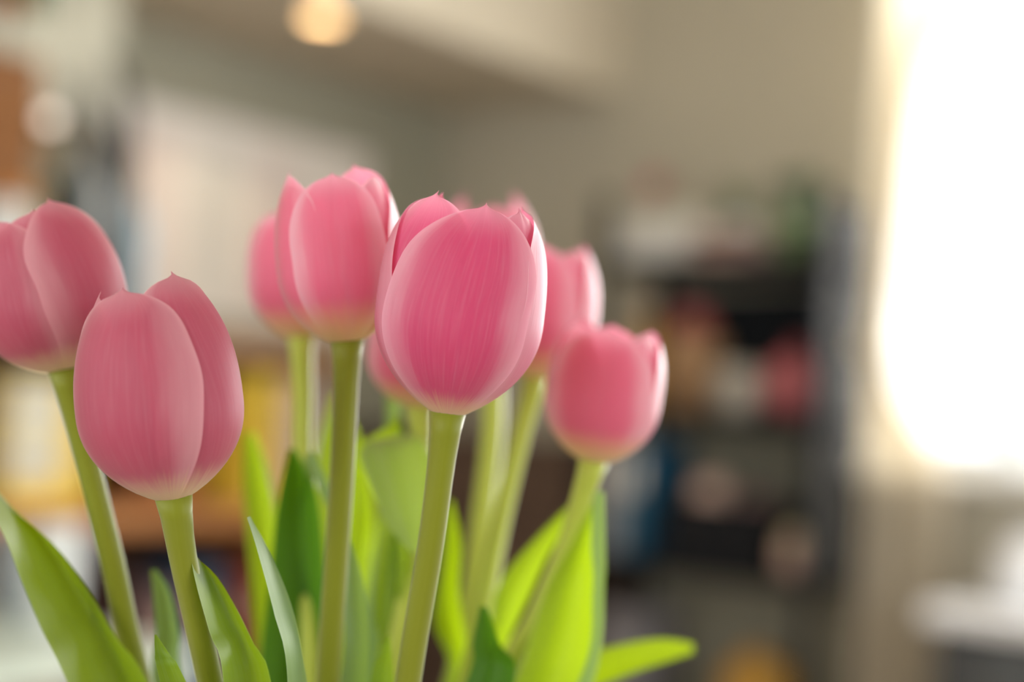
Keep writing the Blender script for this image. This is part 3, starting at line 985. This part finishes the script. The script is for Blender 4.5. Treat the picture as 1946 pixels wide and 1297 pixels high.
# local: x towards the room, y along the left wall; its far right corner stands at the origin
obj('table_top', box(-MW * 0.35, MW * 0.65, -MD, 0, mt_z - 0.03, mt_z, 0.004), 'mint_laminate', t)
for a in (-MW * 0.35 + 0.03, MW * 0.65 - 0.03):
    for b in (-MD + 0.03, -0.03):
        obj('leg', tube([(a, b, 0), (a, b, mt_z - 0.03)], 0.018, 10), 'white_trim', t, True)
for px, dy, r_, hpx, mat, lab in ((98, -0.06, 0.040, 195, 'pale_ceramic', 'white ceramic jar on the pale mint table'), (22, -0.05, 0.036, 175, 'steel_grey', 'steel grey tin on the pale mint table')):
    yq = m1[1] + dy
    # walk along x so that the jar sits under its pixel column
    py = 1100.0
    for _ in range(6):
        q = spot(px, py, Y=yq)
        py += (q[2] - mt_z) / q[3]
    hh = hpx * q[3]
    t = thing('jar' if mat == 'pale_ceramic' else 'tin', lab, 'jar' if mat == 'pale_ceramic' else 'tin', RW(q[0], yq, mt_z))
    obj('body', lathe([(0, 0), (r_ * 0.92, 0), (r_, 0.01), (r_, hh * 0.82), (r_ * 0.9, hh * 0.86), (0, hh * 0.86)], 24), mat, t, True)
    obj('lid', lathe([(0, hh * 0.86), (r_ * 1.02, hh * 0.86), (r_ * 1.02, hh * 0.97), (r_ * 0.9, hh), (0, hh)], 24), mat, t, True)

# ------------------------------------------------------------------ counter and vase that carry the flowers
VC = P(600, 1800, 0.455)
CNT_Z = 0.95
bm = box(-0.45, 0.45, -0.32, 0.32, -0.04, 0, 0.004)
t = thing('kitchen_island', 'stone-topped kitchen island carrying the tulip vase', 'kitchen island', (VC.x, VC.y, 0), 0)
o = obj('worktop', bm, 'counter_stone', t)
o.location = (0, 0, CNT_Z)
obj('cabinet', box(-0.42, 0.42, -0.29, 0.29, 0.08, CNT_Z - 0.04), 'cream_lacquer', t)
obj('plinth', box(-0.38, 0.38, -0.25, 0.25, 0, 0.08), 'charcoal', t)
vh = VC.z - CNT_Z
VR = 0.058
t = thing('flower_vase', 'pale glazed vase that holds the pink tulips', 'vase', (VC.x, VC.y, CNT_Z), 0)
obj('body', lathe([(0, 0), (VR * 0.8, 0), (VR * 0.95, 0.02), (VR * 1.05, vh * 0.4), (VR * 0.95, vh * 0.8), (VR, vh), (VR * 0.93, vh), (VR * 0.88, vh * 0.8), (VR * 0.97, vh * 0.4), (VR * 0.85, 0.03), (0, 0.012)], 36), 'vase_glaze', t, True)

# ------------------------------------------------------------------ tulips


def bloom_radius(h, hm, rt, ex, r_base, bx_=0.62):
    h = np.asarray(h, float)
    lo = np.power(np.clip(1 - np.power(np.clip(1 - h / hm, 0, 1), 2.2), 0, 1), bx_)
    hi = 1 - (1 - rt) * np.power(np.clip((h - hm) / (1 - hm), 0, None), ex)
    r = np.where(h < hm, lo, hi)
    return np.sqrt(r * r + r_base * r_base * np.exp(-(h / 0.08) ** 2))


def petal(parent, origin, fr, Hh, Rm, spec, mat, hm, rt, ex, seed, label=None, bexp=0.62):
    """spec: phi, half angle, radius scale, tip height, tip shift, flare"""
    phi, half, rs, tip, shift, flare = spec[:6]
    blunt = spec[6] if len(spec) > 6 else 3.6
    zx, zy, zz = fr
    g = np.random.default_rng(seed)
    ph = g.uniform(0, 6.28, 6)
    NI, NJ = 44, 25
    rows = []
    for i in range(NI):
        s = 1 - (1 - i / (NI - 1)) ** 1.25
        sp = s / 0.982
        if sp < 0.42:
            gw = 0.92 + 0.08 * math.sin(min(1, sp / 0.42) * math.pi / 2)
        elif sp < 1:
            gw = (1 - ((sp - 0.42) / 0.58) ** blunt) ** 0.52
        else:
            gw = 0
        nib = 0.085 * max(0.0, (1 - s) / 0.028) ** 0.6 if s > 0.96 else 0
        gw = max(gw, min(nib, 0.085), 0.002)
        h = s * tip
        r = float(bloom_radius(h, hm, rt, ex, 0.13, bexp)) * Rm
        row = []
        for j in range(NJ):
            u = -1 + 2 * j / (NJ - 1)
            wob = 1 + 0.025 * math.sin(7 * s + ph[0] + (2 if u > 0 else 0)) + 0.016 * math.sin(17 * s + ph[1] + (3 if u > 0 else 0)) * (0.3 + s)
            th = math.radians(phi + shift * s ** 3) + math.radians(half) * u * gw * wob
            a = abs(u)
            k = rs + 0.010 * a ** 2 * (1 if rs > 0.97 else 0.6)                 # flatter than the round body
            k += 0.010 * max(0, (a - 0.80) / 0.20) ** 2 * min(1, s * 2)          # margin rolled out a little
            k += 0.006 * math.sin(9 * s + 3 * u + ph[2]) * s
            k -= 0.020 * math.exp(-(u / 0.10) ** 2) * max(0, s - 0.2)            # shallow midrib
            k += flare * s ** 4
            rr = r * k
            hh = h - 0.012 * a * s
            p = origin + zx * (math.cos(th) * rr) + zy * (math.sin(th) * rr) + zz * (hh * Hh)
            row.append(p - parent.location)
        rows.append(row)
    o = obj('petal', sheet(rows), mat, parent, True)
    if label:
        o['label'] = label
    return o


TULIPS = {}


def tulip(key, label, base, top, depth, wpx, stem, mouth, petals, mat='petal_rose', stem_mat='stem_green', hm=0.45, rt=0.55, ex=2.8, tdepth=None, srad=0.0034, bexp=0.62):
    """base/top: pixels of the bloom's foot and crown; stem: further (px, py, depth) points; mouth: (px, depth) at the vase"""
    root_w = P(mouth[0], 1800, mouth[1])
    foot = Vector(((root_w.x - VC.x) * 0.82 + VC.x, (root_w.y - VC.y) * 0.82 + VC.y, CNT_Z + 0.03))
    t = thing('tulip', label, 'tulip', foot, 0, 'pink tulips in the vase')
    B = P(base[0], base[1], depth)
    Tp = P(top[0], top[1], tdepth if tdepth else depth)
    ax = Tp - B
    Hh = ax.length
    zz = ax.normalized()
    zx = (R - zz * R.dot(zz)).normalized()
    zy = zz.cross(zx)
    Rm = wpx / 2 * depth / FPX
    for k, spec in enumerate(petals):
        petal(t, B, (zx, zy, zz), Hh, Rm, spec, mat, hm, rt, ex, hash_key(key) + k, None, bexp)
    # pistil and stamens hidden in the cup
    loc = B - foot
    obj('pistil', tube([loc, loc + zz * Hh * 0.4, loc + zz * Hh * 0.5], [0.004, 0.0032, 0.0042], 10), 'pistil_green', t, True)
    for k in range(6):
        a = k * math.pi / 3
        d = zx * math.cos(a) + zy * math.sin(a)
        obj('stamen', tube([loc + d * 0.003 + zz * 0.002, loc + d * 0.007 + zz * Hh * 0.22, loc + d * 0.008 + zz * Hh * 0.42], [0.0008, 0.0009, 0.0018], 6), 'dark_foliage', t, True)
    ctrl = [B + zz * 0.0012, P(base[0] * 0.8 + stem[0][0] * 0.2, base[1] * 0.8 + stem[0][1] * 0.2, depth * 0.8 + stem[0][2] * 0.2)]
    ctrl += [P(*s) for s in stem] + [root_w, foot]
    c = curve_pts(ctrl, 60)
    rad = [srad * (1 + 0.45 * math.exp(-i / 1.3)) * (1 + 0.25 * i / 59) for i in range(60)]
    obj('stem', tube([p - foot for p in c], rad, 16), stem_mat, t, True)
    TULIPS[key] = (t, foot, root_w)
    return t


def hash_key(k):
    return sum(ord(ch) * (i + 3) for i, ch in enumerate(k)) * 31


def leaf(key, left, right, d, mat='leaf_green', bow=0.006, dR=None, base_px=None, label=None, fold=0.0):
    """left/right: pixel outlines from tip to the lower end; d: depth of the left edge, dR of the right edge"""
    t, foot, mouth = TULIPS[key]
    dR = dR if dR else d

    def pts(e, dd, sgn):
        q = [P(p[0], p[1], p[2] if len(p) > 2 else dd) for p in e]
        # carry the blade on down to the stem at the vase mouth
        last, prev = q[-1], q[-2]
        q.append(last.lerp(mouth, 0.55) + R * sgn * 0.006 + (last - prev).normalized() * 0.006)
        q.append(mouth + R * sgn * 0.004)
        return curve_pts(q, 48)
    a, b = pts(left, d, -1), pts(right, dR, 1)
    rows = []
    for i in range(48):
        w = (b[i] - a[i]).length
        row = []
        for j in range(11):
            u = j / 10
            q = a[i].lerp(b[i], u)
            row.append(q + F * (bow * math.sin(math.pi * u) * min(1, w / 0.012)) + F * (fold * (u - 0.5)) - foot)
        rows.append(row)
    rows.reverse()
    o = obj('leaf', sheet(rows), mat, t, True)
    if label:
        o['label'] = label
    return o


# the foremost bloom
tulip('a', 'foremost plump pink tulip with three pointed petal tips standing upright', (850, 793), (898, 378), 0.400, 328,
      [(818, 1040, 0.405), (776, 1297, 0.415)], (705, 0.435),
      [(-92, 54, 1.0, 0.970, 18, 0.0), (160, 66, 0.972, 1.03, -26, 0.03, 4.6), (24, 68, 0.982, 1.0, -2, 0.05, 4.2),
       (-30, 54, 0.93, 0.975, 0, 0.03), (92, 60, 0.93, 0.95, 0, 0.02), (214, 60, 0.94, 1.005, 14, 0.02, 4.5)], 'petal_rose', hm=0.47, rt=0.60, ex=3.0, bexp=0.74)
# bloom up and to its left
tulip('b', 'taller pink tulip with a wide open crown just behind the foremost one', (660, 655), (630, 318), 0.432, 246,
      [(650, 900, 0.435), (624, 1297, 0.445)], (600, 0.46),
      [(-84, 44, 1.0, 0.945, 0, 0.0, 5.5), (200, 64, 0.975, 0.995, -2, 0.02), (32, 68, 0.985, 1.035, 28, 0.01),
       (-140, 56, 0.93, 0.92, 0, 0.02), (-20, 56, 0.93, 0.94, 0, 0.0), (110, 56, 0.93, 0.97, 0, 0.02)], 'petal_coral', hm=0.44, rt=0.64, ex=2.8, bexp=0.60)
# low front bloom at left
tulip('c', 'low dusky pink tulip with closed cup and one overlapping side petal', (330, 953), (280, 538), 0.388, 318,
      [(350, 1080, 0.395), (398, 1297, 0.41)], (500, 0.44),
      [(-116, 64, 1.0, 0.985, 10, -0.03, 5.5), (-14, 70, 0.965, 1.035, -26, 0.0, 5.0), (150, 62, 0.97, 0.985, -6, 0.0, 4.5),
       (-60, 56, 0.93, 0.95, 0, 0), (70, 60, 0.93, 0.95, 0, 0), (200, 60, 0.93, 0.985, 0, 0)], 'petal_soft', hm=0.44, rt=0.56, ex=2.4, bexp=0.68)
# far left bloom cut by the frame
tulip('d', 'deep pink tulip leaning outward beyond the dusky low one', (122, 708), (62, 408), 0.432, 286,
      [(165, 880, 0.436), (210, 1060, 0.44), (264, 1297, 0.45)], (410, 0.455),
      [(-124, 60, 0.962, 0.99, 0, 0), (-20, 58, 1.0, 1.06, -26, 0.0), (110, 60, 0.975, 0.98, 0, 0.0),
       (-72, 58, 0.935, 1.0, 0, 0), (48, 58, 0.935, 0.95, 0, 0), (172, 58, 0.935, 0.97, 0, 0)], 'petal_soft', hm=0.44, rt=0.60, ex=2.6, bexp=0.6)
# right bloom
tulip('e', 'short pink tulip with pale lit rim at the outer side of the bunch', (1128, 882), (1166, 612), 0.490, 222,
      [(1108, 945, 0.492), (1075, 1050, 0.495), (1015, 1190, 0.495), (960, 1297, 0.49)], (815, 0.47),
      [(-100, 60, 1.0, 0.95, 0, 0), (20, 60, 1.0, 0.99, 2, 0.06), (146, 60, 1.0, 1.04, -4, 0.05),
       (-36, 56, 0.93, 0.95, 0, 0), (86, 58, 0.93, 1.0, 0, 0), (208, 58, 0.93, 0.98, 0, 0)], 'petal_coral', 'stem_light', hm=0.46, rt=0.66, ex=2.8)
# right bloom behind the foremost
tulip('f', 'pink tulip half hidden behind the foremost one with a whitish side petal', (1018, 722), (1042, 455), 0.545, 214,
      [(990, 830, 0.545), (948, 1010, 0.54), (890, 1297, 0.52)], (770, 0.485),
      [(-110, 58, 1.0, 0.97, 0, 0), (10, 58, 1.0, 1.0, 0, 0.0), (130, 58, 1.0, 1.0, 0, 0.0),
       (-40, 56, 0.93, 0.95, 0, 0), (80, 56, 0.93, 0.95, 0, 0), (200, 56, 0.93, 0.96, 0, 0)], 'petal_coral', 'stem_light', rt=0.62)
# behind the second bloom
tulip('g', 'pink tulip peeking out behind the taller wide open one', (572, 645), (566, 395), 0.525, 196,
      [(577, 760, 0.525), (576, 870, 0.522), (590, 1297, 0.50)], (560, 0.475),
      [(-100, 58, 1.0, 0.97, 0, 0), (20, 58, 1.0, 1.0, 0, 0.0), (140, 58, 1.0, 1.0, 0, 0.0),
       (-40, 56, 0.93, 0.95, 0, 0), (80, 56, 0.93, 0.95, 0, 0), (200, 56, 0.93, 0.96, 0, 0)], 'petal_coral', 'stem_light', rt=0.58)
# low behind the foremost
tulip('h', 'low pink tulip mostly hidden beneath the cup of the foremost one', (795, 778), (812, 545), 0.505, 210,
      [(800, 850, 0.505), (786, 1040, 0.50), (744, 1297, 0.49)], (665, 0.475),
      [(-100, 58, 1.0, 0.97, 0, 0), (20, 58, 1.0, 1.0, 0, 0.0), (140, 58, 1.0, 0.98, 0, 0.0),
       (-40, 56, 0.93, 0.95, 0, 0), (80, 56, 0.93, 0.95, 0, 0), (200, 56, 0.93, 0.96, 0, 0)], 'petal_coral', 'stem_light', rt=0.58)
# tips above the foremost bloom
tulip('i', 'rearmost pink tulip whose petal tips rise just above the foremost one', (928, 640), (930, 372), 0.60, 190,
      [(938, 800, 0.595), (915, 1000, 0.58), (866, 1297, 0.545)], (690, 0.498),
      [(-80, 54, 1.0, 0.92, 0, 0), (12, 56, 1.0, 1.04, 0, 0.0), (160, 46, 1.0, 1.02, 0, 0.0),
       (-30, 54, 0.93, 0.88, 0, 0), (80, 54, 0.93, 0.9, 0, 0), (220, 54, 0.93, 0.88, 0, 0)], 'petal_coral', 'stem_light', rt=0.55, srad=0.0042)

# leaves: outlines read from the photograph, tip first
leaf('d', [(-70, 905), (0, 1010), (40, 1110), (80, 1205), (125, 1297)], [(-62, 895), (0, 960), (60, 1003), (115, 1055), (172, 1135), (222, 1220), (278, 1300)], 0.42, 'leaf_green', 0.010, dR=0.435)
leaf('c', [(293, 1213), (294, 1250), (303, 1300)], [(297, 1213), (325, 1255), (352, 1300)], 0.392, 'leaf_green', 0.002)
leaf('d', [(286, 1090), (292, 1150), (296, 1220), (288, 1297)], [(296, 1088), (322, 1130), (340, 1210), (346, 1297)], 0.47, 'leaf_pale', 0.006)
leaf('c', [(361, 1062), (373, 1120), (398, 1210), (424, 1300)], [(366, 1061), (410, 1100), (450, 1165), (484, 1235), (514, 1300)], 0.392, 'leaf_green', 0.005, dR=0.40)
leaf('b', [(469, 990), (488, 1050), (520, 1170), (546, 1300)], [(475, 989), (512, 1055), (556, 1165), (583, 1300)], 0.397, 'leaf_pale', 0.003, dR=0.405)
leaf('g', [(462, 830), (462, 930), (474, 1080), (490, 1297)], [(482, 826), (508, 900), (530, 1020), (545, 1297)], 0.56, 'leaf_lime', 0.006)
leaf('g', [(548, 860), (526, 970), (512, 1110), (492, 1297)], [(560, 858), (600, 940), (616, 1080), (626, 1297)], 0.497, 'leaf_dark', 0.008)
leaf('g', [(622, 968, 0.478), (606, 935, 0.478), (590, 898, 0.48), (578, 872, 0.483), (582, 960, 0.51), (565, 1120, 0.515)], [(634, 964, 0.478), (624, 925, 0.478), (606, 886, 0.48), (594, 864, 0.483), (596, 960, 0.51), (580, 1120, 0.515)], 0.485, 'leaf_pale', 0.002)
leaf('i', [(632, 752), (604, 850), (596, 960), (612, 1120), (640, 1240)], [(644, 752), (690, 860), (714, 1000), (700, 1110), (668, 1240)], 0.58, 'leaf_lime', 0.006)
leaf('i', [(664, 800), (668, 880), (672, 980), (660, 1100)], [(672, 800), (690, 880), (710, 980), (706, 1090)], 0.54, 'leaf_lime', 0.003)
leaf('h', [(782, 1058, 0.470), (738, 1005, 0.472), (704, 930, 0.476), (684, 866, 0.482), (715, 846, 0.494), (722, 940, 0.506), (716, 1080, 0.506), (724, 1260, 0.50)], [(792, 1056, 0.470), (814, 1000, 0.474), (824, 905, 0.478), (806, 846, 0.484), (780, 838, 0.496), (775, 940, 0.506), (772, 1100, 0.506), (748, 1270, 0.50)], 0.478, 'leaf_sage', 0.002)
leaf('h', [(676, 868), (690, 846), (735, 818), (760, 838)], [(676, 878), (700, 866), (745, 842), (772, 866)], 0.50, 'leaf_lime', 0.002)
leaf('h', [(730, 740), (731, 800), (728, 860), (724, 960)], [(762, 740), (761, 800), (764, 860), (768, 960)], 0.53, 'leaf_pale', 0.004)
leaf('h', [(724, 985), (714, 1090), (712, 1180), (728, 1300)], [(772, 1030), (772, 1090), (756, 1180), (742, 1300)], 0.492, 'leaf_lime', 0.004)
leaf('a', [(736, 1216), (720, 1250), (703, 1300)], [(741, 1216), (744, 1250), (748, 1300)], 0.44, 'leaf_green', 0.002)
leaf('b', [(660, 1034), (655, 1140), (648, 1300)], [(666, 1034), (690, 1110), (700, 1200), (697, 1300)], 0.448, 'leaf_pale', 0.003)
leaf('i', [(852, 956), (836, 1080), (824, 1190), (850, 1310)], [(860, 956), (876, 1040), (872, 1130), (885, 1300)], 0.53, 'leaf_lime', 0.005)
leaf('a', [(912, 1158), (898, 1225), (886, 1300)], [(926, 1160), (950, 1230), (978, 1300)], 0.465, 'leaf_dark', 0.004)
leaf('f', [(1098, 948), (1020, 1025), (962, 1092), (938, 1140), (930, 1190), (900, 1300)], [(1100, 975), (1045, 1055), (1005, 1140), (965, 1225), (930, 1310)], 0.515, 'leaf_lime', 0.004)
leaf('e', [(1132, 945), (1085, 1038), (1036, 1130), (980, 1300)], [(1142, 942), (1132, 1040), (1134, 1130), (1112, 1300)], 0.483, 'leaf_lime', 0.006)
leaf('e', [(1128, 940), (1124, 1040), (1127, 1130), (1100, 1300)], [(1148, 940), (1150, 1040), (1149, 1110), (1128, 1300)], 0.478, 'leaf_pale', 0.002)
leaf('f', [(1318, 1228), (1260, 1219), (1190, 1228), (1110, 1252), (1030, 1310)], [(1318, 1246), (1270, 1262), (1200, 1285), (1130, 1315), (1060, 1350)], 0.535, 'leaf_lime', 0.004)
